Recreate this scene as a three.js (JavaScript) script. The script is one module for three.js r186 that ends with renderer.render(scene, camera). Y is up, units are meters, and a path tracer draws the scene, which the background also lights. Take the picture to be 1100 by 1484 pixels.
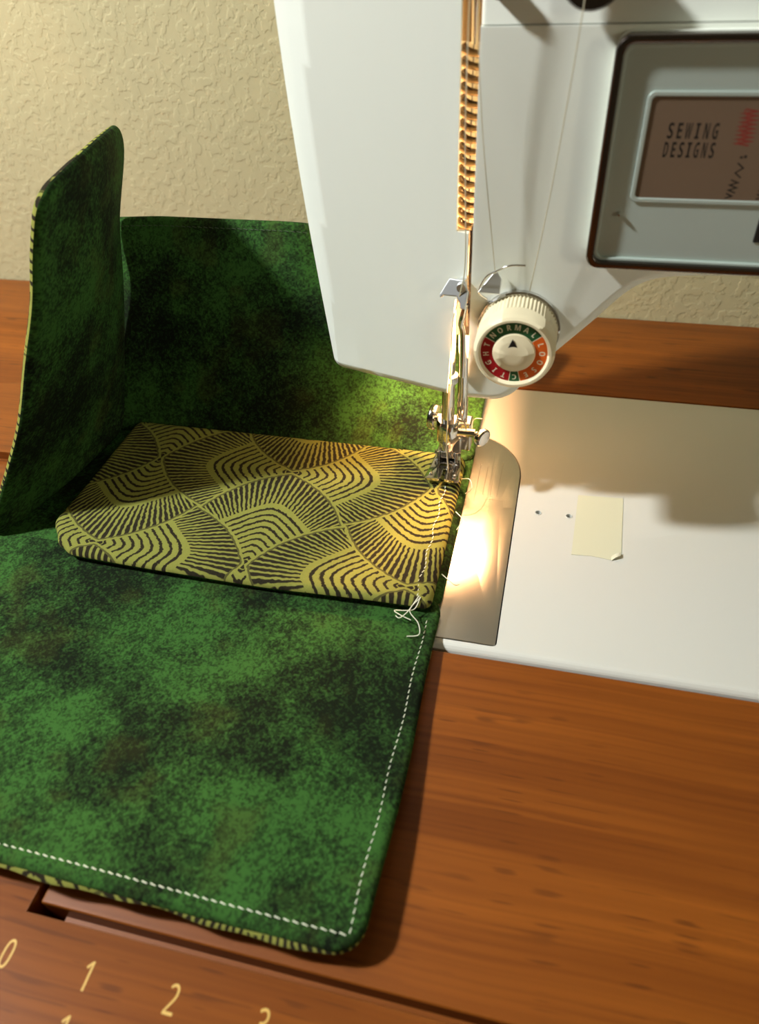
import * as THREE from 'three';
import { RoundedBoxGeometry } from 'three/addons/geometries/RoundedBoxGeometry.js';
import { mergeGeometries, mergeVertices, toCreasedNormals } from 'three/addons/utils/BufferGeometryUtils.js';
import { FontLoader } from 'three/addons/loaders/FontLoader.js';
import { TextGeometry } from 'three/addons/geometries/TextGeometry.js';
import { Brush, Evaluator, SUBTRACTION } from 'three-bvh-csg';

// ---------------------------------------------------------------- camera, exposure, light
const scene = new THREE.Scene();
const camera = new THREE.PerspectiveCamera(70.16, 1100 / 1484, 0.02, 20);
camera.position.set(0.00719, 0.22068, 0.34219);
camera.rotation.set(-0.74188, 0.27851, -0.06761, 'YXZ');
camera.focus = 0.31;
camera.userData.fStop = 11;
scene.add(camera);
const renderer = new THREE.WebGLRenderer({ antialias: true });
renderer.toneMapping = THREE.LinearToneMapping;
renderer.toneMappingExposure = 0.56;
renderer.shadowMap.enabled = true;
const UNSEEN_DESK_LAMP = { at: [-0.6, 0.69, 0.30], color: [1, 1.02, 1.0], power: 5.7 };
const UNSEEN_FLOOR_LAMP = { at: [1.25, 0.5, 1.35], color: [1, 0.95, 0.76], power: 1.8 };
const MACHINE_LAMP = { at: [-0.0178, 0.082, 0.076], color: [1, 0.5, 0.23], power: 0.235 };

// ---------------------------------------------------------------- helpers
let seed = 20240611;
const rnd = () => { seed = (seed + 0x6d2b79f5) | 0; let t = Math.imul(seed ^ (seed >>> 15), 1 | seed); t = (t + Math.imul(t ^ (t >>> 7), 61 | t)) ^ t; return ((t ^ (t >>> 14)) >>> 0) / 4294967296; };
const V = (x, y, z) => new THREE.Vector3(x, y, z);
const clamp = (x, a, b) => Math.min(b, Math.max(a, x));
const lerp = (a, b, t) => a + (b - a) * t;
const smooth = (a, b, x) => { const t = clamp((x - a) / (b - a), 0, 1); return t * t * (3 - 2 * t); };
const used = new Map();
function numbered(name) { const n = used.get(name) ?? 0; used.set(name, n + 1); return n ? name + '_' + String(n).padStart(3, '0') : name; }
function shade(m) { m.castShadow = true; m.receiveShadow = true; return m; }
function thing(name, label, category, base = [0, 0, 0]) {
  const o = new THREE.Group(); o.name = numbered(name); o.position.set(...base); o.userData = { label, category }; scene.add(o); return o;
}
function part(parent, name, geo, mat, extra) {
  const m = shade(new THREE.Mesh(geo, mat)); m.name = name;
  if (parent.isGroup) m.position.copy(parent.position).negate();   // geometry is written in scene metres
  if (extra) Object.assign(m.userData, extra);
  parent.add(m); return m;
}
function struct(name, geo, mat) { const m = shade(new THREE.Mesh(geo, mat)); m.name = name; m.userData = { kind: 'structure' }; scene.add(m); return m; }
const merge = (...g) => mergeGeometries(g.flat().map((x) => { const y = x.index ? x.toNonIndexed() : x.clone(); for (const k of Object.keys(y.attributes)) if (!['position', 'normal', 'uv'].includes(k)) y.deleteAttribute(k); if (!y.attributes.uv) y.setAttribute('uv', new THREE.BufferAttribute(new Float32Array(y.attributes.position.count * 2), 2)); return y; }));
const box = (x0, x1, y0, y1, z0, z1, r = 0) => {
  const g = r ? new RoundedBoxGeometry(x1 - x0, y1 - y0, z1 - z0, 3, r) : new THREE.BoxGeometry(x1 - x0, y1 - y0, z1 - z0);
  return g.translate((x0 + x1) / 2, (y0 + y1) / 2, (z0 + z1) / 2);
};
function cyl(a, b, r0, r1 = r0, n = 28) {                // a tapered rod from point a to point b
  const A = V(...a), B = V(...b), d = B.clone().sub(A);
  const g = new THREE.CylinderGeometry(r1, r0, d.length(), n);
  g.applyQuaternion(new THREE.Quaternion().setFromUnitVectors(V(0, 1, 0), d.clone().normalize()));
  return g.translate((A.x + B.x) / 2, (A.y + B.y) / 2, (A.z + B.z) / 2);
}
function lathe(profile, at, axis, n = 48) {              // profile of [radius, height] turned about axis
  const g = new THREE.LatheGeometry(profile.map(([r, h]) => new THREE.Vector2(Math.max(r, 1e-6), h)), n);
  g.applyQuaternion(new THREE.Quaternion().setFromUnitVectors(V(0, 1, 0), V(...axis).normalize()));
  return toCreasedNormals(g.translate(...at), 0.6);
}
function tube(pts, r, seg = 60, n = 8) {
  return new THREE.TubeGeometry(new THREE.CatmullRomCurve3(pts.map((p) => V(...p)), false, 'centripetal'), seg, r, n);
}
function metreUV(g) {                                    // uv in metres from the side each face looks to
  g = g.index ? g.toNonIndexed() : g; const p = g.attributes.position, uv = new Float32Array(p.count * 2);
  const a = V(), b = V(), c = V();
  for (let i = 0; i < p.count; i += 3) {
    a.fromBufferAttribute(p, i); b.fromBufferAttribute(p, i + 1); c.fromBufferAttribute(p, i + 2);
    const n = b.clone().sub(a).cross(c.clone().sub(a)), x = Math.abs(n.x), y = Math.abs(n.y), z = Math.abs(n.z);
    [a, b, c].forEach((q, k) => { const [u, v] = y >= x && y >= z ? [q.x, q.z] : z >= x ? [q.x, q.y + 0.31] : [q.y, q.z + 0.17]; uv[(i + k) * 2] = u; uv[(i + k) * 2 + 1] = v; });
  }
  g.setAttribute('uv', new THREE.BufferAttribute(uv, 2)); return g;
}
function extrude(pts, depth, bevel = 0, holes = [], segs = 4) {   // outline in x, y, pushed along +z from 0 to depth
  const s = pts instanceof THREE.Shape ? pts : new THREE.Shape(pts.map(([x, y]) => new THREE.Vector2(x, y)));
  for (const h of holes) s.holes.push(h instanceof THREE.Path ? h : new THREE.Path(h.map(([x, y]) => new THREE.Vector2(x, y))));
  const g = new THREE.ExtrudeGeometry(s, { depth: depth - 2 * bevel, bevelEnabled: bevel > 0, bevelThickness: bevel, bevelSize: bevel, bevelOffset: -bevel, bevelSegments: segs, curveSegments: 24 });
  return g.translate(0, 0, bevel);
}
const flat = (g) => g.rotateX(Math.PI / 2);              // outline (x, z) pushed along +z becomes a plate pushed down from y = 0
const csg = new Evaluator(); csg.useGroups = false; csg.attributes = ['position', 'normal'];
function cut(a, ...tools) {
  const brush = (g) => { g = g.clone(); for (const k of Object.keys(g.attributes)) if (k !== 'position' && k !== 'normal') g.deleteAttribute(k); g.clearGroups(); const b = new Brush(g); b.updateMatrixWorld(); return b; };
  let r = brush(a);
  for (const t of tools) r = csg.evaluate(r, brush(t), SUBTRACTION);
  const g = r.geometry; g.clearGroups(); return g;
}
function roundedRect(x0, x1, y0, y1, r) {
  const s = new THREE.Shape();
  s.moveTo(x0 + r, y0); s.lineTo(x1 - r, y0); s.absarc(x1 - r, y0 + r, r, -Math.PI / 2, 0); s.lineTo(x1, y1 - r); s.absarc(x1 - r, y1 - r, r, 0, Math.PI / 2);
  s.lineTo(x0 + r, y1); s.absarc(x0 + r, y1 - r, r, Math.PI / 2, Math.PI); s.lineTo(x0, y0 + r); s.absarc(x0 + r, y0 + r, r, Math.PI, Math.PI * 1.5);
  return s;
}

// ---------------------------------------------------------------- procedural textures
function noise(n, m = n) {                               // tileable value noise, period 1 in u and v, n by m cells
  const a = new Float32Array(n * m); for (let i = 0; i < a.length; i++) a[i] = rnd();
  return (u, v) => {
    u = (u - Math.floor(u)) * n; v = (v - Math.floor(v)) * m;
    const i = Math.floor(u) % n, j = Math.floor(v) % m, fu = u - Math.floor(u), fv = v - Math.floor(v), su = fu * fu * (3 - 2 * fu), sv = fv * fv * (3 - 2 * fv), i1 = (i + 1) % n, j1 = (j + 1) % m;
    return lerp(lerp(a[j * n + i], a[j * n + i1], su), lerp(a[j1 * n + i], a[j1 * n + i1], su), sv);
  };
}
const fbm = (n, oct) => { const f = Array.from({ length: oct }, (_, k) => noise(n << k)); return (u, v) => { let s = 0, w = 0.5, t = 0; for (const g of f) { s += w * g(u, v); t += w; w *= 0.5; } return s / t; }; };
function texture(w, h, f, srgb, size) {                  // size: metres covered by one repeat
  const d = new Uint8Array(w * h * 4);
  for (let j = 0; j < h; j++) for (let i = 0; i < w; i++) {
    const c = f((i + 0.5) / w, (j + 0.5) / h, i, j), o = (j * w + i) * 4;
    if (typeof c === 'number') d[o] = d[o + 1] = d[o + 2] = clamp(c, 0, 1) * 255; else { d[o] = clamp(c[0], 0, 255); d[o + 1] = clamp(c[1], 0, 255); d[o + 2] = clamp(c[2], 0, 255); }
    d[o + 3] = 255;
  }
  const t = new THREE.DataTexture(d, w, h); t.wrapS = t.wrapT = THREE.RepeatWrapping; t.magFilter = THREE.LinearFilter; t.minFilter = THREE.LinearMipmapLinearFilter; t.generateMipmaps = true;
  if (srgb) t.colorSpace = THREE.SRGBColorSpace;
  if (size) t.repeat.set(1 / size[0], 1 / size[1]);
  t.needsUpdate = true; return t;
}
const mix3 = (a, b, t) => [lerp(a[0], b[0], t), lerp(a[1], b[1], t), lerp(a[2], b[2], t)];

// wall plaster: knock-down blobs
const wn1 = fbm(84, 3), wn2 = noise(300), wn3 = fbm(5, 3);
const wallBump = texture(1024, 1024, (u, v) => { const a = wn1(u, v) + 0.12 * (wn2(u, v) - 0.5); return 0.15 + 0.7 * smooth(0.42, 0.62, a) + 0.12 * a; }, false, [0.26, 0.26]);
// cabinet veneer: long fine grain along x
const g1 = fbm(4, 4), g4 = fbm(3, 3), gA = noise(5, 260), gB = noise(9, 520), gC = noise(3, 60), gD = noise(34, 420), gE = noise(2, 26);
const woodMap = texture(1024, 2048, (u, v) => {
  const w = v + 0.012 * (g4(u, v) - 0.5) + 0.004 * (g1(u * 2, v) - 0.5);
  const broad = 0.4 * gE(u, w) + 0.35 * gC(u, w) + 0.25 * g1(u, w), fine = gA(u, w) * 0.55 + gB(u, w) * 0.45, pore = smooth(0.78, 0.97, gD(u, w)) * smooth(0.35, 0.7, g4(u, v));
  let c = mix3([96, 47, 9], [140, 78, 21], clamp(0.5 + 1.0 * (broad - 0.5) + 0.6 * (fine - 0.5), 0, 1));
  c = mix3(c, [70, 34, 8], 0.5 * pore); return c;
}, true, [0.42, 0.42]);
// green batik cotton
const b1 = fbm(8, 5), b2 = fbm(12, 4), b3 = noise(340), b4 = noise(170), b5 = fbm(36, 3);
const greenMap = texture(1024, 1024, (u, v) => {
  const big = smooth(0.26, 0.72, 0.55 * b1(u, v) + 0.45 * b2(v, u)), grain = 0.42 * b3(u, v) + 0.33 * b4(u, v) + 0.25 * b5(u, v);
  let c = mix3([15, 23, 11], [50, 89, 37], clamp(0.1 + big * 0.8 + 1.7 * (grain - 0.5), 0, 1));
  c = mix3(c, [70, 62, 26], 0.22 * smooth(0.55, 0.75, b2(u + 0.37, v + 0.21)));
  return c;
}, true, [0.19, 0.19]);
const weave = (n) => texture(512, 512, (u, v) => { const x = u * n, y = v * n, p = (Math.floor(x) + Math.floor(y)) & 1; const fx = x - Math.floor(x) - 0.5, fy = y - Math.floor(y) - 0.5; return p ? 1 - 2 * fy * fy - 0.6 * fx * fx : 0.72 - 1.4 * fx * fx; }, false, [0.032, 0.032]);
const canvasWeave = weave(46), cottonWeave = weave(76);
// printed canvas: fans in a diamond lattice, four directions, period 132 x 120 mm
const FAN_U = 0.033, FAN_V = 0.030, DIRS = { U: [0, -1], D: [0, 1], L: [-1, 0], R: [1, 0] };
const fanDir = (i, j) => (i & 1) ? (((i - j) / 2) & 1 ? 'R' : 'L') : (((i + j) / 2) & 1 ? 'D' : 'U');
const bulge = (e) => 0.6 * e * (1 - e);
const p1 = noise(96), p2 = noise(260);
const LIGHT = [160, 163, 80], DARK = [44, 38, 30];
const fanMap = texture(2048, 2048, (u, v) => {
  let X = u * 4 + 0.018 * (p1(u, v) - 0.5), Y = v * 4 + 0.018 * (p1(v, u) - 0.5);   // lattice units; tile centres at integer (i, j) with i + j even
  const a = Math.round((X + Y) / 2), b = Math.round((X - Y) / 2); let i = a + b, j = a - b;
  const local = (i, j) => { const [dx, dy] = DIRS[fanDir(((i % 4) + 4) % 4, ((j % 4) + 4) % 4)], x = X - i, y = Y - j, f = x * dx + y * dy + 1, s = -x * dy + y * dx; return [(f + s) / Math.SQRT2, (f - s) / Math.SQRT2, dx, dy]; };
  let [p, q, dx, dy] = local(i, j); const S = Math.SQRT2;
  const steal = (along, dep, ni, nj) => { if (dep < bulge(clamp(along / S, 0, 1))) { i += ni; j += nj; [p, q, dx, dy] = local(i, j); return true; } return false; };
  // root edges lie at p = 0 and q = 0; the neighbour across q = 0 sits at + the side direction
  const sx = -dy, sy = dx;
  if (!steal(p, q, Math.round(-dx + sx), Math.round(-dy + sy))) steal(q, p, Math.round(-dx - sx), Math.round(-dy - sy));
  const outer = Math.min(S + bulge(clamp(q / S, 0, 1)) - p, S + bulge(clamp(p / S, 0, 1)) - q);      // distance inside the outer arcs
  const pp = Math.max(p, 0), qq = Math.max(q, 0), n = 6.5, rad = Math.pow(Math.pow(pp, n) + Math.pow(qq, n), 1 / n) / S, ang = Math.atan2(q, p);
  const wob = 0.02 * (p2(u, v) - 0.5); let ink = 0;
  if (outer < 0.035) ink = 0;
  else if (outer < 0.062) ink = 0.55;
  else if (rad < 0.675) { const k = (rad + wob * 0.4) * 14.2, f = Math.abs(k - Math.round(k)); const w = 0.14 + 0.04 * rad; ink = rad > 0.05 ? 1 - smooth(w - 0.04, w + 0.05, f) : 1; }
  else if (rad < 0.705) ink = 0;
  else { const k = ang / (Math.PI / 2) * 32, f = Math.abs(k - Math.floor(k) - 0.5), w = lerp(0.2, 0.29, clamp((rad - 0.7) / 0.25, 0, 1)); ink = 1 - smooth(w - 0.07, w + 0.07, f + wob); }
  return mix3(LIGHT, DARK, ink * 0.94 + 0.1 * (p2(v * 2, u * 2) - 0.5));
}, true);
// brushed steel relief
const s1 = noise(512), s2 = noise(40);
const brushed = texture(512, 512, (u, v) => 0.5 + 0.5 * (s1(u * 0.06, v) - 0.5) + 0.2 * (s2(u, v) - 0.5), false, [0.06, 0.06]);
const e1 = fbm(20, 3);
const roomNoise = texture(256, 256, (u, v) => 0.4 + 0.3 * e1(u, v), false, [0.1, 0.1]);

// ---------------------------------------------------------------- materials
const std = (o) => new THREE.MeshStandardMaterial(o), phys = (o) => new THREE.MeshPhysicalMaterial(o);
const M = {
  wall: std({ color: 0xbdb48c, roughness: 0.9, bumpMap: wallBump, bumpScale: 0.00022 }),
  unseenWall: std({ color: 0x7d7462, roughness: 0.95 }),  // unseen side and front walls, kept dark to limit bounced light
  ceiling: std({ color: 0xb8b2a0, roughness: 0.95 }),
  floor: std({ color: 0x55493c, roughness: 0.95 }),  // unseen floor, toned dark so little light bounces back up
  wood: phys({ map: woodMap, roughness: 0.42, bumpMap: woodMap, bumpScale: 0.00006, specularIntensity: 0.5 }),
  gold: std({ color: 0xc9a24c, roughness: 0.6 }),
  enamel: phys({ color: 0xd3d3cb, roughness: 0.32, specularIntensity: 0.7 }),
  shell: phys({ color: 0xe6ebe2, roughness: 0.45, specularIntensity: 0.6 }),
  cavity: std({ color: 0xb8a888, roughness: 0.6 }),
  steel: phys({ color: 0xd6d0c4, metalness: 1, roughness: 0.33, bumpMap: brushed, bumpScale: 0.00002 }),
  chrome: std({ color: 0xd8d6d2, metalness: 1, roughness: 0.12 }),
  satin: std({ color: 0xdcdfe0, metalness: 1, roughness: 0.4 }),
  darkChrome: std({ color: 0x6d6560, metalness: 1, roughness: 0.2 }),
  spring: std({ color: 0x8d7a60, metalness: 1, roughness: 0.36 }),
  darkSheet: std({ color: 0x15120f, roughness: 0.8 }),
  panel: phys({ color: 0xb4c2bb, roughness: 0.45, metalness: 0.25 }),
  cream: phys({ color: 0xeadfbc, roughness: 0.4 }),
  black: std({ color: 0x141311, roughness: 0.5 }),
  green: phys({ map: greenMap, roughness: 0.95, specularIntensity: 0.25, bumpMap: cottonWeave, bumpScale: 0.00008 }),
  fan: phys({ map: fanMap, roughness: 0.95, specularIntensity: 0.3, bumpMap: canvasWeave, bumpScale: 0.00022 }),
  stitch: std({ color: 0xd9dcc8, roughness: 0.8 }),
  greenStitch: std({ color: 0x3f4c38, roughness: 0.9 }),
  thread: std({ color: 0xc4bfa4, roughness: 0.6 }),
  tape: phys({ color: 0xd4d3b8, roughness: 0.55 }),
  warmGlobe: std({ color: 0xffffff, emissive: new THREE.Color(1, 0.84, 0.55), emissiveIntensity: 4, roughness: 0.4 }),
  lampMetal: std({ color: 0x8a8780, roughness: 0.5, metalness: 0.3 }),
  bulb: std({ color: 0xfff0d0, emissive: new THREE.Color(1, 0.7, 0.36), emissiveIntensity: 6, roughness: 0.4 }),
  globe: std({ color: 0xffffff, emissive: new THREE.Color(1, 0.93, 0.8), emissiveIntensity: 6, roughness: 0.4 }),
};

// ---------------------------------------------------------------- the room
const WZ = -0.0885, X0 = -2.7, X1 = 1.9, Z1 = 2.6, FY = -0.74, CY = 1.66;
struct('wall_back', metreUV(box(X0 - 0.1, X1 + 0.1, FY - 0.1, CY + 0.1, WZ - 0.1, WZ)), M.wall);
struct('wall_left', box(X0 - 0.1, X0, FY, CY, WZ, Z1), M.unseenWall);
struct('wall_right', box(X1, X1 + 0.1, FY, CY, WZ, Z1), M.unseenWall);
struct('wall_front', box(X0 - 0.1, X1 + 0.1, FY - 0.1, CY + 0.1, Z1, Z1 + 0.1), M.unseenWall);
struct('floor', box(X0, X1, FY - 0.1, FY, WZ, Z1), M.floor);
struct('ceiling', box(X0, X1, CY, CY + 0.1, WZ, Z1), M.ceiling);

// unseen floor lamp behind the camera on the right, placed to light the machine front
{
  const [x, y, z] = UNSEEN_FLOOR_LAMP.at;
  const t = thing('unseen_floor_lamp', 'unseen slim floor lamp with a round warm glass globe, lighting the machine front', 'lamp', [x, FY, z]);
  part(t, 'lamp_base', lathe([[0, 0], [0.14, 0], [0.145, 0.01], [0.03, 0.025], [0, 0.025]], [x, FY, z], [0, 1, 0]), M.lampMetal);
  part(t, 'pole', cyl([x, FY + 0.02, z], [x, y - 0.14, z], 0.011), M.lampMetal);
  const g = part(t, 'lamp_globe', new THREE.SphereGeometry(0.15, 40, 24).translate(x, y, z), M.warmGlobe);
  const l = new THREE.PointLight(new THREE.Color(...UNSEEN_FLOOR_LAMP.color), UNSEEN_FLOOR_LAMP.power); l.name = 'unseen_floor_lamp_light'; l.position.set(x, y, z); l.castShadow = true; l.shadow.radius = 7.5; l.shadow.mapSize.set(1024, 1024); l.shadow.camera.near = 0.16; g.add(l);
}
// unseen desk lamp at the left, placed to cast the main light and shadows
{
  const [x, y, z] = UNSEEN_DESK_LAMP.at, bx = x - 0.17, bz = z + 0.1;
  const t = thing('unseen_desk_lamp', 'unseen grey metal desk lamp with a domed shade on the left end of the cabinet', 'lamp', [bx, -0.0012, bz]);
  part(t, 'lamp_base', lathe([[0, 0], [0.075, 0], [0.078, 0.006], [0.07, 0.016], [0.015, 0.022], [0, 0.022]], [bx, -0.0012, bz], [0, 1, 0]), M.lampMetal);
  part(t, 'lamp_arm', tube([[bx, 0.015, bz], [bx - 0.02, 0.35, bz], [bx + 0.01, y + 0.1, bz - 0.02], [x - 0.06, y + 0.17, z + 0.03], [x, y + 0.11, z]], 0.007, 80, 12), M.lampMetal);
  part(t, 'lamp_shade', lathe([[0.028, 0.118], [0.05, 0.112], [0.085, 0.075], [0.108, 0.02], [0.115, -0.008], [0.113, -0.008], [0.106, 0.018], [0.083, 0.072], [0.049, 0.109], [0.0, 0.114], [0.0, 0.118], [0.028, 0.118]], [x, y, z], [0, 1, 0]), M.lampMetal);  // unseen opaque dome, shaped to keep light off the ceiling
  part(t, 'lamp_socket', cyl([x, y + 0.026, z], [x, y + 0.112, z], 0.017), M.lampMetal);
  const g = part(t, 'bulb', new THREE.SphereGeometry(0.032, 40, 24).translate(x, y, z), M.globe);
  const l = new THREE.PointLight(new THREE.Color(...UNSEEN_DESK_LAMP.color), UNSEEN_DESK_LAMP.power); l.name = 'unseen_desk_lamp_light'; l.position.set(x, y, z); l.castShadow = true; l.shadow.radius = 1.6; l.shadow.mapSize.set(2048, 2048); l.shadow.camera.near = 0.035; g.add(l);
}

// ---------------------------------------------------------------- sewing cabinet
const WY = -0.0012;
const cabinet = thing('sewing_cabinet', 'brown wood-grain sewing cabinet top with a dark gap around its loose front panel', 'table', [0, FY, 0.15]);
{
  const top = extrude([[-0.98, WZ + 0.001], [0.55, WZ + 0.001], [0.55, 0.46], [-0.98, 0.46]], 0.02, 0.0006, [[[-0.1206, -0.001], [-0.1206, 0.2932], [0.32, 0.2932], [0.32, -0.001]]], 2);
  const slab = flat(top).translate(0, WY, 0);
  part(cabinet, 'table_top', metreUV(toCreasedNormals(cut(slab, box(-1.0, -0.2475, -0.006, 0.01, 0.0995, 0.1095)), 0.5)), M.wood);
  part(cabinet, 'front_panel', metreUV(box(-0.1181, 0.3175, -0.019, WY, 0.1795, 0.2903, 0.0007)), M.wood, { label: 'loose wooden panel in front of the machine bed' });
  part(cabinet, 'gap_floor', metreUV(box(-0.112, 0.319, -0.0205, -0.0085, 0.2904, 0.2931)), M.wood);
  part(cabinet, 'support_ledge', metreUV(box(-0.14, 0.34, -0.034, -0.0215, -0.02, 0.31)), M.wood);
  for (const x of [-0.96, 0.51]) part(cabinet, 'side_panel', metreUV(box(x, x + 0.02, FY, -0.0215, WZ + 0.003, 0.44)), M.wood);
  const font = await new FontLoader().loadAsync('fonts/droid/droid_sans_regular.typeface.json');
  for (const [ch, x, z] of [['0', -0.1195, 0.3078], ['1', -0.0949, 0.3078], ['2', -0.0695, 0.3078], ['3', -0.0442, 0.3078], ['1', -0.0949, 0.3206]]) {
    const g = new TextGeometry(ch, { font, size: 0.0072, depth: 0.00006, curveSegments: 8, bevelEnabled: false });
    g.computeBoundingBox(); const w = (g.boundingBox.max.x + g.boundingBox.min.x) / 2;
    g.translate(-w, 0, 0).scale(ch === '1' ? 0.72 : 0.66, 1, 1).rotateX(-Math.PI / 2).translate(x, WY + 0.00002, z);
    part(cabinet, 'number_marking', g, M.gold);
  }
}

// ---------------------------------------------------------------- sewing machine
const machine = thing('sewing_machine', 'white flatbed sewing machine with a cream tension dial and a lit lamp in its head', 'sewing machine', [0.05, -0.02, 0.09]);
// bed, cut out for the needle plate and two screw holes
const plateOutline = (gap) => {
  const r = 0.031 + gap, s = new THREE.Shape(); s.moveTo(-0.062 - gap, 0.1742 + gap);
  s.lineTo(-0.0015, 0.1742 + gap); s.quadraticCurveTo(gap, 0.1742 + gap, gap, 0.1727); s.lineTo(gap, 0.0765); s.absarc(-0.031, 0.0765, r, 0, -Math.PI, true); s.lineTo(-0.062 - gap, 0.1742 + gap); return s;
};
{
  const slab = box(-0.1178, 0.317, -0.02, 0, 0.0003, 0.1782, 0.003);
  const tools = [flat(extrude(plateOutline(0.0005), 0.012)).translate(0, 0.0095, 0)];
  for (const [x, z] of [[0.0101, 0.0987], [0.0233, 0.0986]]) tools.push(cyl([x, -0.008, z], [x, 0.001, z], 0.00125));
  const bed = part(machine, 'bed', toCreasedNormals(cut(slab, ...tools), 0.5), M.enamel);
  for (const [x, z] of [[0.0101, 0.0987], [0.0233, 0.0986]]) part(bed, 'hole_rim', new THREE.TorusGeometry(0.00135, 0.00022, 8, 24).rotateX(Math.PI / 2).translate(x, 0.00005, z), M.enamel);
  part(bed, 'dark_recess_sheet', flat(extrude(plateOutline(0.0004), 0.0004)).translate(0, -0.0019, 0), M.darkSheet);  // near-black sheet, its colour darkens the gap around the plates
  // throat plate and sliding plate meet along a stepped seam
  const seam = [[-0.0221, 0.1061], [-0.0195, 0.1058], [-0.017, 0.1041], [-0.0148, 0.1008], [-0.0136, 0.0972], [-0.0136, 0.0938], [-0.0058, 0.0937], [-0.0056, 0.0983], [0.002, 0.0982]];
  const G = 0.00022, back = [[-0.064, 0.1061 - G], ...seam.map(([x, z]) => [x - (x > -0.018 && x < -0.012 ? G : 0), z - G]), [0.002, 0.04], [-0.064, 0.04]], front = [[-0.064, 0.1061 + G], ...seam.map(([x, z]) => [x + (x > -0.018 && x < -0.012 ? G : 0), z + G]), [0.002, 0.176], [-0.064, 0.176]];
  const whole = () => flat(extrude(plateOutline(0), 0.0018, 0.0003, [], 2)).translate(0, 0.0001, 0);
  const blade = (o) => flat(extrude(o, 0.01)).translate(0, 0.005, 0);
  const lines = [[-0.0085, 0.0665, -0.0089, 0.0912], [-0.0121, 0.0698, -0.0119, 0.0914], [-0.0153, 0.0688, -0.0153, 0.091], [-0.0187, 0.0693, -0.0187, 0.0955]];
  const grooves = lines.map(([x0, z0, x1, z1]) => { const L = Math.hypot(x1 - x0, z1 - z0), g = new THREE.BoxGeometry(0.0003, 0.0008, L); return g.rotateY(Math.atan2(x1 - x0, z1 - z0)).translate((x0 + x1) / 2, 0, (z0 + z1) / 2); });
  const slot = new THREE.BoxGeometry(0.007, 0.01, 0.0016).translate(-0.0315, 0, 0.0895);
  part(machine, 'throat_plate', metreUV(toCreasedNormals(cut(whole(), blade(front), ...grooves, slot), 0.5)), M.steel, { label: 'brushed steel throat plate with seam guide lines' });
  part(machine, 'slide_plate', metreUV(toCreasedNormals(cut(whole(), blade(back)), 0.5)), M.steel, { label: 'brushed steel sliding bobbin cover' });
}
// arm casting with a hollow head, open below
const ZB = 0.036, ZA = -0.002, ZF = 0.1;              // back of the head, back of the arm, front face
{
  const s = new THREE.Shape();
  s.moveTo(-0.0262, 0.1845); s.lineTo(-0.0262, 0.0562); s.lineTo(-0.0135, 0.0561); s.bezierCurveTo(-0.0085, 0.0566, -0.0058, 0.0592, -0.0038, 0.0616);
  s.lineTo(0.009, 0.0794); s.lineTo(0.0207, 0.093); s.bezierCurveTo(0.0275, 0.1015, 0.031, 0.1075, 0.0398, 0.1096); s.bezierCurveTo(0.048, 0.1112, 0.058, 0.1114, 0.0696, 0.1117);
  s.lineTo(0.18, 0.114); s.quadraticCurveTo(0.2, 0.113, 0.2, 0.09); s.lineTo(0.202, 0.0002); s.lineTo(0.3, 0.0002); s.lineTo(0.3, 0.1845); s.lineTo(-0.0262, 0.1845);
  const solid = extrude(s, ZF - ZA, 0.004, [], 6).translate(0, 0, ZA);
  const hollow = box(-0.03, -0.0075, 0.02, 0.3, ZB + 0.005, ZF - 0.0035);
  const arm = part(machine, 'arm', toCreasedNormals(cut(solid, hollow, box(-0.05, 0.014, 0.02, 0.3, -0.02, ZB), box(-0.05, -0.0231, 0.02, 0.3, -0.02, 0.2), box(-0.05, 0.35, 0.1813, 0.2, -0.05, 0.2)), 0.7), M.shell);
  part(arm, 'unseen_flange', box(-0.0168, -0.0073, 0.0592, 0.061, ZB + 0.003, ZF - 0.002), M.shell);  // unseen flange, narrows the bulb light falling on the bed
  part(arm, 'head_back', box(-0.0795, -0.0215, 0.058, 0.2495, ZB, ZB + 0.0055, 0.002), M.shell);
  const c = extrude([[-0.0231, 0.18], [0.3, 0.18], [0.3, 0.252], [-0.0231, 0.252]], ZF - ZA - 0.0004, 0.0022).translate(0, 0, ZA);
  const lid = extrude([[-0.081, 0.2497], [-0.02, 0.2497], [-0.02, 0.252], [-0.081, 0.252]], 0.05, 0.0006).translate(0, 0, ZB);
  part(machine, 'top_cover', merge(toCreasedNormals(cut(c, box(-0.03, -0.0075, 0.15, 0.2485, ZB + 0.005, ZF - 0.0035), box(-0.05, -0.006, 0.15, 0.3, -0.02, ZB), box(-0.05, 0.35, 0.17, 0.1816, -0.05, 0.2)), 0.7), lid, box(-0.0226, -0.0076, 0.1775, 0.186, 0.0945, 0.0962)), M.shell);  // last box is an unseen strip that stops bulb light leaking at the seam
}
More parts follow.
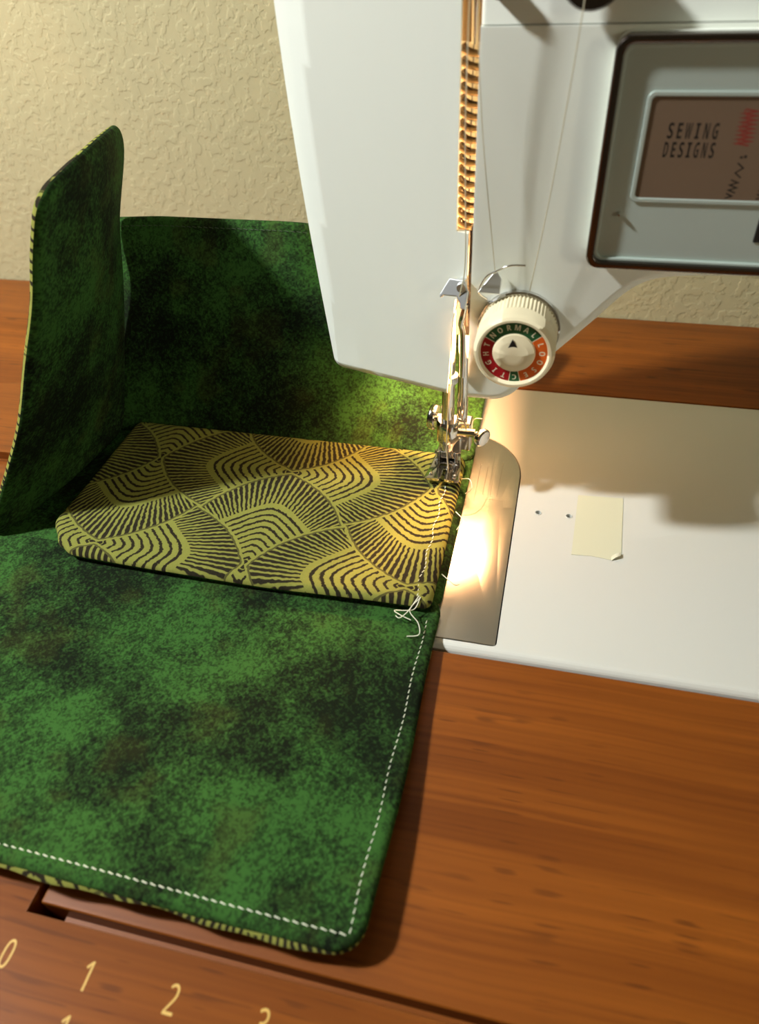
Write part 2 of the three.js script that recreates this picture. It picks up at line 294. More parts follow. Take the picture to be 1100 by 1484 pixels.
// face plate: a bent sheet, wider towards the top, with a stepped right edge
{
  const R = 0.0075, A = V(-0.0215, 0, 0.1012), B = V(-0.0775, 0, 0.0862), left = -0.0825, zb = 0.0415;
  const plan = [];                                       // outer line seen from above: [x, z, nx, nz]
  const dx = B.x - A.x, dz = B.z - A.z, L = Math.hypot(dx, dz), nx = dz / L * 1, nz = -dx / L;
  for (let k = 0; k <= 30; k++) plan.push([A.x + dx * k / 30, A.z + dz * k / 30, nx, nz]);
  const a0 = Math.atan2(nz, nx), cx = B.x - R * nx, cz = B.z - R * nz;
  for (let k = 1; k <= 28; k++) { const a = lerp(a0, Math.PI, k / 28); plan.push([cx + R * Math.cos(a), cz + R * Math.sin(a), Math.cos(a), Math.sin(a)]); }
  const xl = cx - R; for (let k = 1; k <= 10; k++) plan.push([lerp(xl, left, k / 10), lerp(cz, zb, k / 10), -1, 0]);
  const rows = [];                                       // [y, x of right edge]
  const edge = (y0, y1, x0, x1, n) => { for (let k = 0; k <= n; k++) rows.push([lerp(y0, y1, k / n), lerp(x0, x1, k / n)]); };
  edge(0.0565, 0.0615, -0.0313, -0.0311, 8); edge(0.062, 0.0985, -0.031, -0.0287, 12); edge(0.0988, 0.1228, -0.0246, -0.0246, 8); edge(0.1231, 0.25, -0.0287, -0.0287, 70);
  const nc = plan.length, nr = rows.length, T = 0.0024, pos = [], idx = [];
  const put = (inner) => rows.forEach(([y, xr], j) => {
    const flare = 1 + 0.145 * Math.sin(clamp((y - 0.057) / 0.14, 0, 1) * Math.PI / 2), dy = y - 0.0565, rr = 0.0032, ins = dy < rr ? rr - Math.sqrt(rr * rr - (rr - dy) ** 2) : 0;
    plan.forEach(([x, z, ax, az], i) => {
      const t = inner ? Math.max(T, ins) : Math.min(ins, T);
      let px = x - ax * t, pz = z - az * t;
      px = -0.0285 + (px + 0.0285) * (px < -0.0285 ? flare : 1);
      if (px > xr) { const k = (xr - A.x) / dx; px = xr; pz = A.z + dz * k - az * t; }
      if (inner && dy < 0.0001) { /* the rim */ }
      pos.push(px, y, pz);
    });
  });
  put(false); put(true);
  const id = (s, j, i) => s * nr * nc + j * nc + i, quad = (a, b, c, d) => idx.push(a, b, c, a, c, d);
  for (let j = 0; j < nr - 1; j++) for (let i = 0; i < nc - 1; i++) { quad(id(0, j, i), id(0, j + 1, i), id(0, j + 1, i + 1), id(0, j, i + 1)); quad(id(1, j, i), id(1, j, i + 1), id(1, j + 1, i + 1), id(1, j + 1, i)); }
  for (let j = 0; j < nr - 1; j++) { quad(id(0, j, 0), id(1, j, 0), id(1, j + 1, 0), id(0, j + 1, 0)); quad(id(0, j, nc - 1), id(0, j + 1, nc - 1), id(1, j + 1, nc - 1), id(1, j, nc - 1)); }
  for (let i = 0; i < nc - 1; i++) { quad(id(0, 0, i), id(0, 0, i + 1), id(1, 0, i + 1), id(1, 0, i)); quad(id(0, nr - 1, i), id(1, nr - 1, i), id(1, nr - 1, i + 1), id(0, nr - 1, i + 1)); }
  const g = new THREE.BufferGeometry(); g.setAttribute('position', new THREE.Float32BufferAttribute(pos, 3)); g.setIndex(idx);
  const plate = part(machine, 'face_plate', toCreasedNormals(g, 0.75), M.shell);
  part(plate, 'unseen_flange', flat(extrude([[-0.0805, 0.0415], [-0.0805, 0.0775], [-0.0755, 0.0835], [-0.042, 0.0925], [-0.042, 0.0415]], 0.0016)).translate(0, 0.0602, 0), M.shell);  // unseen flange, its edge set where the bulb light ends on the fabric
}
// lamp in the head
{
  const [x, y, z] = MACHINE_LAMP.at;
  const socket = part(machine, 'lamp_socket', cyl([x + 0.0062, y, z], [-0.006, y, z], 0.0042), M.darkChrome);
  part(socket, 'added_lamp_shield', toCreasedNormals(extrude([[x - 0.0066, y + 0.0072], [x - 0.006, y + 0.0088], [-0.0065, y + 0.0088], [-0.0065, y + 0.0072]], 0.019, 0.0003).translate(0, 0, 0.0645), 0.6), M.darkChrome);  // added above the bulb to keep its light off the coil spring
  const bulb = part(socket, 'bulb', lathe([[0, -0.0068], [0.0032, -0.006], [0.005, -0.0035], [0.0053, 0], [0.0046, 0.004], [0.004, 0.0068]], [x, y, z], [1, 0, 0]), M.bulb);
  const l = new THREE.PointLight(new THREE.Color(...MACHINE_LAMP.color), MACHINE_LAMP.power); l.name = 'machine_lamp_light'; l.position.set(x, y, z); l.castShadow = true; l.shadow.radius = 0.3; l.shadow.camera.near = 0.008; l.shadow.mapSize.set(1024, 1024); bulb.add(l);
}
// needle bar, presser bar with its spring, clamp, foot, needle
{
  const nx = -0.0322, nz = 0.089, px = -0.0274, pz = 0.08;
  const pb = part(machine, 'presser_bar', cyl([px, 0.02, pz], [px, 0.235, pz], 0.0024), M.chrome);
  const pts = [], turns = 16, pitch = 0.00355; for (let k = 0; k <= turns * 20; k++) { const a = k / 20 * 2 * Math.PI; pts.push([px + 0.0034 * Math.cos(a), 0.1175 + pitch * k / 20, pz + 0.0034 * Math.sin(a)]); }
  part(pb, 'coil_spring', new THREE.TubeGeometry(new THREE.CatmullRomCurve3(pts.map((p) => V(...p))), 700, 0.0009, 8), M.spring);
  part(pb, 'collar', lathe([[0, 0], [0.0042, 0], [0.0042, 0.005], [0, 0.005]], [px, 0.1118, pz], [0, 1, 0]), M.spring);
  part(pb, 'collar', lathe([[0, 0], [0.004, 0], [0.004, 0.012], [0, 0.012]], [px, 0.1748, pz], [0, 1, 0]), M.spring);
  part(machine, 'bar_bracket', box(-0.0338, -0.0233, 0.0765, 0.0985, 0.0833, 0.0853, 0.0004), M.darkChrome);
  const nb = part(machine, 'needle_bar', cyl([nx, 0.036, nz], [nx, 0.105, nz], 0.0027), M.chrome);
  part(nb, 'bar_collar', lathe([[0, 0], [0.0034, 0], [0.0034, 0.003], [0, 0.003]], [nx + 0.0006, 0.0575, nz], [0, 1, 0]), M.chrome);
  // needle clamp with its screw to the right and a thumb piece on the left
  const cl = part(machine, 'needle_clamp', merge(lathe([[0, 0.0225], [0.0022, 0.0225], [0.0034, 0.0262], [0.0048, 0.0285], [0.0048, 0.0372], [0.0042, 0.0385], [0, 0.0385]], [nx, 0, nz], [0, 1, 0]), cyl([nx, 0.0325, nz], [-0.0205, 0.0325, nz], 0.0019)), M.chrome);
  part(cl, 'clamp_screw', merge(lathe([[0, 0], [0.0014, 0], [0.0014, 0.002], [0.0036, 0.0021], [0.004, 0.0028], [0.004, 0.0042], [0.0034, 0.0049], [0, 0.005]], [-0.0198, 0.0325, 0.0893], [0.75, -0.05, 0.55])), M.chrome);
  part(cl, 'thread_loop', tube([[-0.0285, 0.0385, 0.091], [-0.027, 0.0425, 0.0935], [-0.0245, 0.041, 0.094], [-0.0237, 0.037, 0.093]], 0.0003, 30), M.chrome);
  const sh = part(machine, 'presser_shank', merge(box(-0.0318, -0.0228, 0.018, 0.033, 0.0765, 0.0835, 0.001), box(-0.0368, -0.0268, 0.0165, 0.0255, 0.0795, 0.0845, 0.001)), M.chrome);
  part(sh, 'thumb_screw', merge(lathe([[0, 0], [0.0052, 0], [0.0056, 0.0006], [0.0056, 0.0026], [0.0052, 0.0032], [0, 0.0032]], [-0.0408, 0.0348, 0.083], [1, 0, 0.15]), cyl([-0.039, 0.0348, 0.083], [-0.0315, 0.033, 0.081], 0.002)), M.chrome);
  // foot: sole with two upturned toes, lugs and hinge pin
  const o = new THREE.Shape(); const zA = 0.0795, zT = 0.1005;
  o.moveTo(-0.0385, zA); o.lineTo(-0.0275, zA); o.lineTo(-0.0262, 0.088); o.lineTo(-0.0253, zT - 0.002); o.quadraticCurveTo(-0.0253, zT, -0.0272, zT); o.lineTo(-0.0305, zT); o.quadraticCurveTo(-0.032, zT, -0.0322, zT - 0.002); o.lineTo(-0.0322, 0.0905); o.lineTo(-0.0336, 0.0905); o.lineTo(-0.0336, zT - 0.002); o.quadraticCurveTo(-0.0338, zT, -0.0352, zT); o.lineTo(-0.039, zT); o.quadraticCurveTo(-0.0407, zT, -0.0407, zT - 0.002); o.lineTo(-0.0397, 0.088); o.lineTo(-0.0385, zA);
  let sole = extrude(o, 0.0017, 0.0004, [[[-0.0356, 0.0868], [-0.0356, 0.088], [-0.0302, 0.088], [-0.0302, 0.0868]]], 3);
  sole = flat(sole); const sp = sole.attributes.position;
  { const q = sole.toNonIndexed ? sole : sole; for (let i = 0; i < sp.count; i++) { const z = sp.getZ(i); sp.setY(i, sp.getY(i) + 0.0122 + 0.0024 * smooth(0.094, 0.101, z) + 0.0012 * smooth(0.086, 0.0795, z)); } sole.computeVertexNormals(); }
  const ft = part(machine, 'presser_foot', toCreasedNormals(sole, 0.6), M.chrome);
  part(ft, 'hinge', merge(box(-0.0378, -0.0362, 0.0122, 0.0172, 0.0795, 0.0852, 0.0006), box(-0.0296, -0.028, 0.0122, 0.0172, 0.0795, 0.0852, 0.0006), cyl([-0.0388, 0.0152, 0.0825], [-0.027, 0.0152, 0.0825], 0.0011), box(-0.0362, -0.0296, 0.0135, 0.0172, 0.0805, 0.0848, 0.0008)), M.chrome);
  for (const x of [-0.0382, -0.0278]) part(ft, 'rivet', new THREE.SphereGeometry(0.0009, 16, 10).scale(1, 0.6, 1).translate(x, 0.0142, 0.0966), M.chrome);
  part(machine, 'needle', merge(cyl([nx + 0.0006, 0.003, nz + 0.0002], [nx, 0.0235, nz], 0.00035, 0.0005, 12), cyl([nx, 0.0225, nz], [nx, 0.028, nz], 0.001, 0.001, 16)), M.chrome);
}
// thread guide hook on the face, lifter rod, take-up slot parts
{
  const hook = extrude([[-0.0334, 0.1018], [-0.0328, 0.1013], [-0.0318, 0.1022], [-0.0272, 0.1024], [-0.0257, 0.1005], [-0.0252, 0.0985], [-0.0232, 0.0985], [-0.0232, 0.1045], [-0.0252, 0.1082], [-0.0308, 0.1082], [-0.0334, 0.1026]], 0.0014, 0.0004, [], 3).translate(0.029, -0.103, -0.0007).rotateX(-0.42).rotateY(-0.2).translate(-0.029, 0.103, 0.1045);
  const h = part(machine, 'thread_guide', merge(hook, cyl([-0.0258, 0.1058, 0.099], [-0.0258, 0.1058, 0.1055], 0.0016)), M.satin);
  part(h, 'guide_rod', tube([[-0.0242, 0.0995, 0.1042], [-0.0252, 0.0945, 0.1045], [-0.0258, 0.0915, 0.1038], [-0.0252, 0.0875, 0.103], [-0.025, 0.068, 0.1015]], 0.0011, 40, 10), M.chrome);
  part(machine, 'slot_lining', box(-0.0247, -0.0232, 0.0865, 0.1225, 0.0905, 0.0968, 0.0005), M.darkChrome);
  part(machine, 'take_up_lever', tube([[-0.0255, 0.176, 0.092], [-0.0252, 0.19, 0.096], [-0.025, 0.205, 0.1035], [-0.0249, 0.213, 0.106], [-0.0249, 0.217, 0.103], [-0.0252, 0.21, 0.095]], 0.0011, 50, 10), M.chrome);
}
// tension dial
{
  const x = -0.0053, y = 0.0898, R = 0.0139;
  const d = part(machine, 'tension_dial', lathe([[0, 0.0012], [0.0142, 0.0012], [0.0146, 0.002], [0.0146, 0.0036], [0.014, 0.0042], [0, 0.0042]], [x, y, ZF - 0.001], [0, 0, 1], 64), M.chrome);
  const ridges = 64, pos = [], N = ridges * 6;           // knurled skirt and smooth rounded rim
  const prof = [[R - 0.0009, 0.0044, 1], [R, 0.005, 1], [R, 0.0125, 1], [R, 0.0132, 0.2], [R, 0.0138, 0], [R, 0.0185, 0], [R - 0.0004, 0.0198, 0], [R - 0.0012, 0.0206, 0], [R - 0.0019, 0.0206, 0], [R - 0.0024, 0.0199, 0], [R - 0.0026, 0.0192, 0]];
  const idx = []; prof.forEach(([r, h, k]) => { for (let i = 0; i <= N; i++) { const a = i / N * 2 * Math.PI, rr = r - k * 0.00045 * (0.5 - 0.5 * Math.cos(a * ridges)); pos.push(x + rr * Math.cos(a), y + rr * Math.sin(a), ZF - 0.001 + h); } });
  for (let j = 0; j < prof.length - 1; j++) for (let i = 0; i < N; i++) { const a = j * (N + 1) + i; idx.push(a, a + 1, a + N + 2, a, a + N + 2, a + N + 1); }
  const g = new THREE.BufferGeometry(); g.setAttribute('position', new THREE.Float32BufferAttribute(pos, 3)); g.setIndex(idx);
  part(d, 'knob', toCreasedNormals(g, 0.7), M.cream);
  const c = document.createElement('canvas'); c.width = c.height = 768; const k = c.getContext('2d'), C = 384; k.fillStyle = '#d8cfb0'; k.fillRect(0, 0, 768, 768);
  const arc = (a0, a1, col) => { k.fillStyle = col; k.beginPath(); k.moveTo(C, C); k.arc(C, C, 383, -a0 * Math.PI / 180, -a1 * Math.PI / 180, false); k.fill(); };
  arc(152, 38, '#1f5a34'); arc(38, -75, '#d9611c'); arc(-75, -95, '#1f5a34'); arc(-95, -208, '#a3121c');
  k.strokeStyle = '#e6dfc4'; k.lineWidth = 9; for (const a of [152, 38, -75, -95]) { k.beginPath(); k.moveTo(C, C); k.lineTo(C + 384 * Math.cos(a * Math.PI / 180), C - 384 * Math.sin(a * Math.PI / 180)); k.stroke(); }
  k.fillStyle = '#e9e2c8'; k.textAlign = 'center'; k.textBaseline = 'middle'; k.font = 'bold 92px sans-serif';
  const word = (w, a0, a1) => [...w].forEach((ch, i) => { const a = lerp(a0, a1, (i + 0.5) / w.length); k.save(); k.translate(C, C); k.rotate((90 - a) * Math.PI / 180); k.translate(0, -312); k.scale(0.92, 1); k.fillText(ch, 0, 0); k.restore(); });
  word('NORMAL', 150, 40); word('LOOSE', 33, -70); word('C', -77, -93); word('TIGHT', -98, -205);
  const t = new THREE.CanvasTexture(c); t.colorSpace = THREE.SRGBColorSpace;
  part(d, 'colour_ring', new THREE.CircleGeometry(R - 0.0022, 64).translate(x, y, ZF + 0.0183), phys({ map: t, roughness: 0.4 }), { label: 'green, orange and red ring with words' });
  part(d, 'dial_cap', lathe([[0.0074, 0.0172], [0.0074, 0.0192], [0.007, 0.0199], [0.005, 0.0209], [0.0025, 0.0215], [0, 0.0217]], [x, y, ZF - 0.001], [0, 0, 1], 48), M.cream);
  part(d, 'pointer_mark', extrude([[x - 0.0019, y + 0.0029], [x + 0.0012, y + 0.0031], [x - 0.0006, y + 0.006]], 0.0004).translate(0, 0, ZF + 0.0199), M.black, { label: 'black triangle' });
  part(machine, 'check_spring', tube([[-0.017, 0.1015, 0.1035], [-0.0195, 0.1045, 0.105], [-0.0172, 0.1108, 0.106], [-0.0142, 0.113, 0.1065], [-0.0095, 0.1155, 0.107], [-0.0045, 0.1156, 0.1065]], 0.00035, 60), M.chrome);
  part(machine, 'spring_tab', extrude([[-0.0205, 0.1045], [-0.0165, 0.1092], [-0.0142, 0.1118], [-0.0122, 0.1085], [-0.0128, 0.1035]], 0.0009, 0.0003).translate(0.0164, -0.108, 0).rotateX(-0.45).rotateY(0.2).translate(-0.0164, 0.108, 0.1035), M.satin);
}
// stitch panel on the arm
{
  const X = [0.0142, 0.185], Y = [0.1166, 0.1802];
  const base = part(machine, 'stitch_panel', extrude(roundedRect(X[0] + 0.0003, X[1], Y[0] + 0.0003, Y[1], 0.004), 0.0062, 0.0006).translate(0, 0, 0.0992), M.shell);
  const ring = roundedRect(X[0], X[1] + 0.0003, Y[0], Y[1] + 0.0003, 0.0042); ring.holes.push(roundedRect(X[0] + 0.0023, X[1] - 0.002, Y[0] + 0.0023, Y[1] - 0.002, 0.0028));
  part(base, 'chrome_frame', extrude(ring, 0.0045, 0.0008).translate(0, 0, 0.104), M.darkChrome);
  const ring2 = roundedRect(X[0] + 0.0021, X[1] - 0.0018, Y[0] + 0.0021, Y[1] - 0.0018, 0.003); ring2.holes.push(roundedRect(X[0] + 0.0032, X[1] - 0.003, Y[0] + 0.0032, Y[1] - 0.003, 0.0022));
  part(base, 'inner_trim', extrude(ring2, 0.0022, 0.0004).translate(0, 0, 0.1046), M.panel);
  part(base, 'panel_plate', extrude(roundedRect(X[0] + 0.0028, X[1] - 0.0026, Y[0] + 0.0028, Y[1] - 0.0026, 0.0024), 0.001).translate(0, 0, 0.1048), M.panel, { label: 'grey-blue plate' });
  const rim = roundedRect(0.0246, 0.14, 0.137, 0.1668, 0.002); rim.holes.push(roundedRect(0.0259, 0.1387, 0.1383, 0.1655, 0.0012));
  part(base, 'label_rim', extrude(rim, 0.0008, 0.0003).translate(0, 0, 0.1056), M.panel);
  const c = document.createElement('canvas'); c.width = 1792; c.height = 436; const k = c.getContext('2d'), mm = 16; k.fillStyle = '#6d5a48'; k.fillRect(0, 0, 1792, 436);
  const XX = (m) => (m - 25.9) * mm, YY = (m) => (165.5 - m) * mm;
  k.fillStyle = '#17120e'; k.textBaseline = 'alphabetic'; k.font = 'bold 92px sans-serif';
  const word = (w, x0, x1, y) => { const W = (x1 - x0) * mm, n = w.length; [...w].forEach((ch, i) => { k.save(); k.translate(XX(x0) + W * (i + 0.5) / n, YY(y)); const cw = k.measureText(ch).width; k.scale(Math.min(0.62, W / n * 0.74 / cw), 1); k.textAlign = 'center'; k.fillText(ch, 0, 0); k.restore(); }); };
  word('SEWING', 31.2, 45.5, 154.7); word('DESIGNS', 31, 45.6, 149.7);
  const zig = (x0, x1, y0, y1, n, lw, col) => { k.strokeStyle = col; k.lineWidth = lw; k.beginPath(); for (let i = 0; i <= n; i++) { const y = lerp(y0, y1, i / n), x = i & 1 ? x1 : x0; i ? k.lineTo(XX(x), YY(y)) : k.moveTo(XX(x), YY(y)); } k.stroke(); };
  for (let col = 0; col < 5; col++) { const x = 50.6 + col * 9.4; zig(x, x + 3.2, 162.4, 153.2, 17, 7, '#7c2a22'); zig(x - 0.3, x + 1.4, 162.2, 153.4, 4, 5, '#84352b'); }
  for (let col = 0; col < 5; col++) { const x = 51 + col * 8.4; zig(x + 1.2, x + 3, 148.6, 144.6, 3, 6, '#17120e'); zig(x + 0.6, x + 2.6, 144, 140.4, 5, 6, '#17120e'); zig(x + 0.2, x + 1.9, 140.2, 138.8, 2, 6, '#17120e'); k.fillStyle = '#17120e'; k.fillRect(XX(x + 1.4), YY(150.4), 12, 9); k.fillRect(XX(x + 2.4), YY(150.7), 12, 12); }
  k.fillRect(XX(54.2), YY(164.7), 6, 14);
  const t = new THREE.CanvasTexture(c); t.colorSpace = THREE.SRGBColorSpace;
  const pl = new THREE.PlaneGeometry(0.112, 0.02725).translate(0.0259 + 0.056, 0.1655 - 0.013625, 0.10592);
  part(base, 'stitch_label', pl, phys({ map: t, roughness: 0.5 }), { label: 'brown printed label' });
  part(base, 'lever_slot', box(0.0622, 0.078, 0.1262, 0.1338, 0.1053, 0.1062, 0.0003), M.black);
  part(base, 'panel_pin', lathe([[0, 0], [0.0006, 0], [0.0006, 0.0014], [0.0003, 0.002], [0, 0.002]], [0.0222, 0.1334, 0.1056], [0, 0, 1], 16), M.chrome);
}
// thread guide knobs on the cover
part(machine, 'pretension_knob', merge(lathe([[0, 0], [0.0035, 0], [0.0035, 0.004], [0.0078, 0.0042], [0.0084, 0.005], [0.0084, 0.0074], [0.0078, 0.0084], [0.004, 0.0088], [0, 0.0088]], [0.0062, 0.1936, 0.0992], [0, 0, 1], 40), box(0.0012, 0.0112, 0.1928, 0.1944, 0.1076, 0.1088)), M.darkChrome);
part(machine, 'guide_stud', lathe([[0, 0], [0.0028, 0], [0.0028, 0.004], [0.0018, 0.0052], [0, 0.0055]], [-0.018, 0.1905, 0.0992], [0, 0, 1], 28), M.darkChrome);

// ---------------------------------------------------------------- upper thread
{
  const t = thing('sewing_thread', 'thin pale thread running from the tension dial down to the needle', 'thread', [-0.0316, 0.0115, 0.0893]);
  part(t, 'needle_thread', tube([[-0.0249, 0.213, 0.1078], [-0.0256, 0.16, 0.1072], [-0.0247, 0.112, 0.1063], [-0.0262, 0.1035, 0.1058], [-0.0283, 0.094, 0.1045], [-0.0304, 0.06, 0.096], [-0.0316, 0.038, 0.0945], [-0.0318, 0.025, 0.0935], [-0.0316, 0.0115, 0.0898]], 0.00022, 160, 6), M.thread);
  part(t, 'take_up_thread', tube([[-0.0249, 0.213, 0.1078], [-0.0212, 0.16, 0.105], [-0.0145, 0.111, 0.104]], 0.00016, 40, 6), M.thread);
  part(t, 'spool_thread', tube([[0.0048, 0.2, 0.1098], [0.0046, 0.188, 0.1098], [0.0012, 0.14, 0.106], [-0.0025, 0.1055, 0.104]], 0.00018, 60, 6), M.thread);
}

// ---------------------------------------------------------------- green fabric organiser under the foot
// a padded two-sided panel over a surface: rounded rim, upper skin and lower skin
function panel(P, Lu, Lv, T, corner, nu, nv, uvTop, uvBot) {
  const r = T * 0.62, e = 1e-4, spread = (n) => Array.from({ length: n + 1 }, (_, k) => { const t = k / n; return 0.5 - 0.5 * Math.cos(Math.PI * t) * (1 - 0.35 * Math.sin(Math.PI * t) ** 2); }).map((t, k, a) => (t - a[0]) / (a[n] - a[0]));
  const us = spread(nu), vs = spread(nv), cells = [[], []], uvs = [[], []];
  const p = V(), pu = V(), pv = V(), n = V();
  for (const v of vs) for (const u of us) {
    const b = v * Lv, db = Math.min(b, Lv - b), sh = db < corner ? corner - Math.sqrt(Math.max(0, corner * corner - (corner - db) ** 2)) : 0, a = sh + u * (Lu - 2 * sh), da = Math.min(a, Lu - a);
    const qx = corner - da, qy = corner - db, d = qx > 0 && qy > 0 ? corner - Math.hypot(qx, qy) : Math.min(da, db);
    const k = clamp(d / r, 0, 1), h = T / 2 * Math.sqrt(1 - (1 - k) ** 2);
    p.set(...P(a, b)); pu.set(...P(a + e, b)).sub(p); pv.set(...P(a, b + e)).sub(p); n.crossVectors(pv, pu).normalize();
    [1, -1].forEach((s, m) => { cells[m].push(p.x + s * h * n.x, p.y + s * h * n.y, p.z + s * h * n.z); uvs[m].push(...(m ? uvBot : uvTop)(a, b, p)); });
  }
  return cells.map((c, m) => {
    const g = new THREE.BufferGeometry(), idx = []; g.setAttribute('position', new THREE.Float32BufferAttribute(c, 3)); g.setAttribute('uv', new THREE.Float32BufferAttribute(uvs[m], 2));
    for (let j = 0; j < nv; j++) for (let i = 0; i < nu; i++) { const q = j * (nu + 1) + i, w = q + nu + 1; if (m) idx.push(q, q + 1, w + 1, q, w + 1, w); else idx.push(q, w + 1, q + 1, q, w, w + 1); }
    g.setIndex(idx); g.computeVertexNormals(); return g;
  });
}
function stitches(path, pitch, r, normal) {              // short capsules lying along a path
  const curve = new THREE.CatmullRomCurve3(path.map((p) => V(...p))), L = curve.getLength(), n = Math.floor(L / pitch), out = [];
  for (let k = 0; k < n; k++) {
    const a = curve.getPointAt((k + 0.12) / n), b = curve.getPointAt((k + 0.9) / n), d = b.clone().sub(a), g = new THREE.CapsuleGeometry(r, Math.max(1e-5, d.length() - 2 * r), 3, 6);
    const tilt = d.clone().normalize().addScaledVector(normal, 0.12).addScaledVector(d.clone().cross(normal).normalize(), 0.16).normalize();
    g.applyQuaternion(new THREE.Quaternion().setFromUnitVectors(V(0, 1, 0), tilt)); g.translate((a.x + b.x) / 2, (a.y + b.y) / 2, (a.z + b.z) / 2); out.push(g);
  }
  return merge(out);
}
const curve3 = (rows) => { const c = new THREE.CatmullRomCurve3(rows.map((p) => V(...p)), false, 'centripetal'); c.arcLengthDivisions = 400; return (t) => c.getPointAt(clamp(t, 0, 1)); };
{
  const t = thing('fabric_organizer', 'green mottled fabric folder with a fan-print pocket, its right edge under the presser foot', 'sewing project', [-0.11, 0, 0.16]);
  const metre = (a, b) => [a, b], fanUV = (x, z) => [(x + 0.102) / 0.132, (z - 0.132) / 0.12], plainFan = (a, b) => [a / 0.132, b / 0.12];
  const wave = (x, z) => 0.0006 * Math.sin(x * 46 + z * 21) + 0.0004 * Math.sin(z * 73 - x * 31);
  // base under the pocket
  const TB = 0.0042;
  const bp = panel((a, b) => [-0.206 + a - 0.016 * smooth(0.02, 0.09, b) * (1 - a / 0.1835), 0.0024 + 0.00005 * Math.sin(a * 40), 0.0615 + b], 0.1835, 0.1, TB, 0.003, 40, 30, metre, plainFan);
  const base = part(t, 'base_panel', bp[0], M.green); part(base, 'lining', bp[1], M.fan);
  // front flap lying towards the camera
  const flapY = (x, z) => 0.0026 + 0.0052 * smooth(0.175, 0.285, z) + 0.002 * smooth(-0.05, -0.16, x) * smooth(0.2, 0.28, z) + wave(x, z) * smooth(0.17, 0.2, z);
  const FX = -0.25, FZ = 0.158, FL = 0.2285, FW = 0.1285;
  const fp = panel((a, b) => { const x = FX + a, z = FZ + b; return [x + 0.0006 * Math.sin(z * 60) * smooth(-0.05, -0.02, x), flapY(x, z), z + 0.0012 * smooth(-0.06, -0.2, x) * -1]; }, FL, FW, 0.0044, 0.009, 90, 70, metre, plainFan);
  const flap = part(t, 'front_flap', merge(fp), M.green, { label: 'green flap lying flat towards the viewer' });
  const fl = panel((a, b) => { const x = FX + a, z = FZ + b; return [x, flapY(x, z) - 0.0011 - 0.0004 * Math.sin(x * 170) * smooth(0.12, 0.13, b), z + 0.0011 * smooth(0.11, FW, b) * (0.75 + 0.4 * Math.sin(x * 95) + 0.3 * Math.sin(x * 260)) + 0.0012 * smooth(-0.06, -0.2, x) * -1]; }, FL - 0.0006, FW, 0.0026, 0.009, 90, 50, plainFan, plainFan);
  part(flap, 'lining', merge(fl), M.fan);
  const top = (x, z) => [x, flapY(x, z) + 0.0021, z];
  const right = [], front = []; for (let k = 0; k <= 20; k++) { right.push(top(-0.0262 + 0.0003 * Math.sin(k), lerp(0.1705, 0.2822, k / 20))); front.push(top(lerp(-0.0264, -0.225, k / 20), 0.2824 - 0.0012 * smooth(0, 16, k))); }
  part(flap, 'topstitching', merge(stitches(right, 0.0024, 0.0002, V(0, 1, 0)), stitches(front, 0.0026, 0.00023, V(0, 1, 0))), M.stitch, { kind: 'stuff' });
  // rear flap standing up behind the head, lower and flatter on the right
  const zBase = (x) => 0.0745 + 0.003 * smooth(-0.18, -0.205, x);
  const rear = (a, b) => {                               // a along x, b up the flap
    const x = -0.213 + a, k = smooth(-0.125, -0.03, x), phi0 = lerp(1.06, 0.16, k), phi1 = lerp(1.06, 0.62, k);
    let y = 0.0042, z = zBase(x); const n = 14; for (let i = 0; i < n; i++) { const s = (i + 0.5) / n, ph = lerp(phi0, phi1, s) + 0.1 * Math.sin(Math.PI * s) * (1 - k); y += Math.sin(ph) * b / n; z -= Math.cos(ph) * b / n; }
    return [x + 0.03 * b, y, z];
  };
  const RL = 0.1905, RW = 0.1025;
  const rp = panel(rear, RL, RW, 0.0044, 0.006, 70, 44, plainFan, metre);
  const rf = part(t, 'rear_flap', rp[1], M.green, { label: 'green flap standing up at the back' }); part(rf, 'lining', rp[0], M.fan);
  const seamTop = []; for (let k = 0; k <= 24; k++) { const q = rear(lerp(0.006, RL - 0.004, k / 24), RW - 0.0045); seamTop.push([q[0], q[1] + 0.0012, q[2] + 0.0021]); }
  part(rf, 'topstitching', stitches(seamTop, 0.0028, 0.00018, V(0, 0.4, 1).normalize()), M.greenStitch, { kind: 'stuff' });
  // left flap standing up and leaning in
  const fe = curve3([[-0.223, 0.004, 0.1635], [-0.2135, 0.0225, 0.1575], [-0.204, 0.039, 0.153], [-0.194, 0.058, 0.148], [-0.186, 0.082, 0.140], [-0.178, 0.103, 0.134], [-0.1715, 0.1215, 0.1315], [-0.1625, 0.1415, 0.130]]);
  const be = curve3([[-0.204, 0.0045, 0.0765], [-0.203, 0.0115, 0.074], [-0.1995, 0.0445, 0.0612], [-0.197, 0.0745, 0.05], [-0.1985, 0.098, 0.037], [-0.1905, 0.1273, 0.0305], [-0.191, 0.1355, 0.0285]]);
  const SL = 0.08, SW = 0.147;
  const side = (a, b) => { const s = a / SL, h = b / SW, f = fe(h), k = be(h), c = Math.sin(Math.PI * s) * (0.004 + 0.004 * h), dip = -0.0055 * Math.sin(Math.PI * s) * smooth(0.7, 1, h); return [lerp(f.x, k.x, s) + c, lerp(f.y, k.y, s) - dip, lerp(f.z, k.z, s)]; };
  const sp = panel(side, SL, SW, 0.0048, 0.0085, 40, 60, plainFan, metre);
  const sf = part(t, 'side_flap', sp[1], M.green, { label: 'green flap standing up at the left' }); part(sf, 'lining', sp[0], M.fan);
  // pocket of printed canvas
  const PX = -0.1945, PZ = 0.0745, PL = 0.1692, PW = 0.0935;
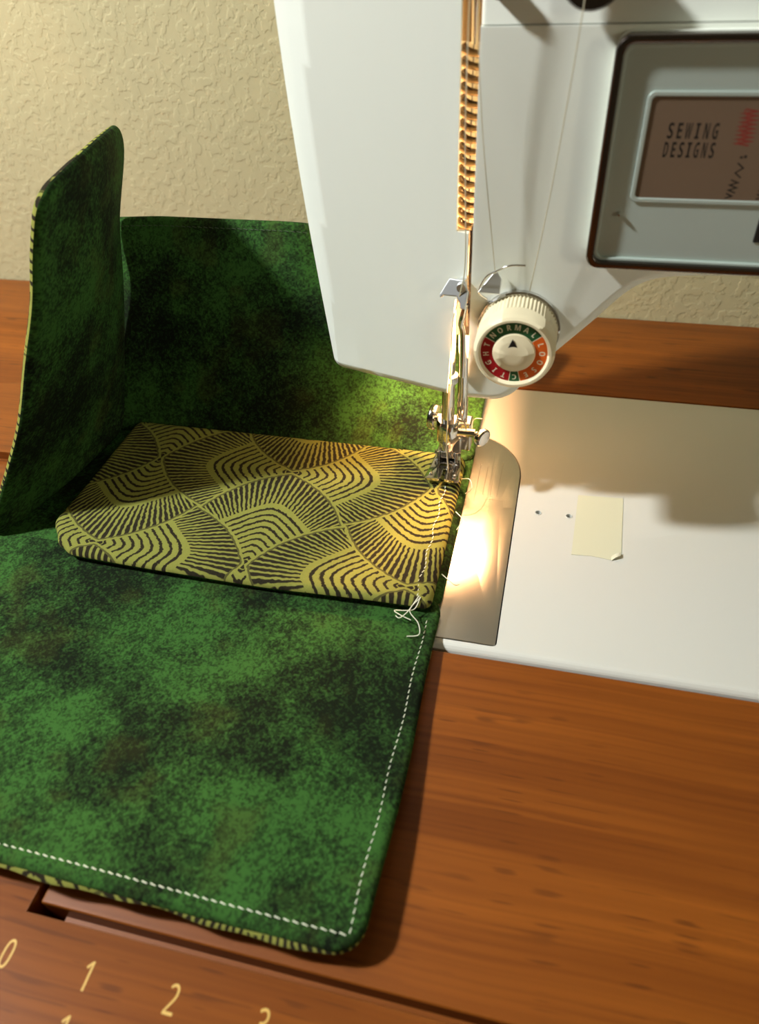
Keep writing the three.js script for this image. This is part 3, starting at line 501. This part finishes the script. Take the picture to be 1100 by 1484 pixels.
  const pk = panel((a, b) => {
    const x = PX + a, z = PZ + b, lift = 0.0015 * smooth(-0.15, -0.06, x) * smooth(0.14, 0.165, z) + 0.002 * smooth(-0.08, -0.17, x) * smooth(0.1, 0.16, z);
    const cornerPull = 0.008 * smooth(0.02, 0, a) * smooth(PW - 0.018, PW, b);
    return [x + cornerPull, 0.0068 + lift - 0.0009 * smooth(-0.033, -0.0265, x) + 0.0003 * Math.sin(x * 90) * Math.sin(z * 80), z + 0.0016 * Math.sin(a / PL * Math.PI) * smooth(0.07, PW, b) - cornerPull * 0.4];
  }, PL, PW, 0.0062, 0.004, 110, 70, (a, b, p) => fanUV(p.x, p.z), metre);
  const pocket = part(t, 'pocket', merge(pk[0]), M.fan, { label: 'olive pocket printed with black fans' }); part(pocket, 'pocket_back', pk[1], M.green);
  const seamR = []; for (let k = 0; k <= 16; k++) { const z = lerp(0.0992, 0.1655, k / 16); seamR.push([-0.0313 + 0.0006 * Math.sin(k * 1.7), 0.0101 + 0.0009 * smooth(0.14, 0.165, z), z]); }
  part(pocket, 'seam_stitching', stitches(seamR, 0.0024, 0.00022, V(0, 1, 0)), M.stitch, { kind: 'stuff' });
  // loose thread ends and frayed edge
  const tails = [
    [[-0.0295, 0.011, 0.1655], [-0.031, 0.0095, 0.1705], [-0.0345, 0.0085, 0.171], [-0.0385, 0.0082, 0.1715], [-0.0355, 0.0085, 0.1735], [-0.0315, 0.0078, 0.1745]],
    [[-0.0295, 0.011, 0.1655], [-0.0325, 0.0095, 0.1715], [-0.0285, 0.0078, 0.1755], [-0.0275, 0.0065, 0.1795], [-0.0318, 0.0062, 0.181]],
    [[-0.0302, 0.011, 0.165], [-0.0335, 0.0092, 0.1725], [-0.036, 0.008, 0.1745], [-0.0375, 0.0078, 0.1735]],
    [[-0.025, 0.008, 0.091], [-0.0215, 0.009, 0.092], [-0.02, 0.007, 0.096], [-0.0225, 0.0055, 0.098]], [[-0.0245, 0.007, 0.112], [-0.0212, 0.0065, 0.116], [-0.0228, 0.004, 0.12]], [[-0.0245, 0.006, 0.148], [-0.0185, 0.004, 0.151], [-0.0172, 0.0025, 0.149]],
    [[-0.0255, 0.012, 0.062], [-0.0235, 0.022, 0.064], [-0.02, 0.024, 0.066]],
  ];
  for (const p of tails) part(t, 'thread_tail', tube(p, 0.0002, 40, 6), M.stitch);
}

// ---------------------------------------------------------------- piece of tape on the bed
{
  const t = thing('masking_tape', 'small cream strip of tape stuck on the white bed', 'tape', [0.0358, 0, 0.103]);
  part(t, 'tape_strip', flat(extrude([[0.0267, 0.084], [0.0462, 0.0829], [0.0452, 0.1185], [0.0441, 0.1197], [0.0425, 0.1205], [0.041, 0.1222], [0.0335, 0.1214], [0.0253, 0.122]], 0.00016)).translate(0, 0.00022, 0), M.tape);
  const curl = new THREE.PlaneGeometry(0.0042, 0.0032, 10, 6), p = curl.attributes.position; for (let i = 0; i < p.count; i++) { const u = p.getX(i) / 0.0042 + 0.5, v = p.getY(i); p.setXYZ(i, 0.0412 + 0.0036 * u + 0.0002 * Math.sin(v * 4000), 0.0003 + 0.0012 * Math.sin(u * 2.2), 0.1215 - 0.0022 * u + v * 0.7); } curl.computeVertexNormals();
  part(t, 'curled_corner', curl, phys({ color: 0xd8d6bf, roughness: 0.4, side: THREE.DoubleSide }));
}

renderer.render(scene, camera);
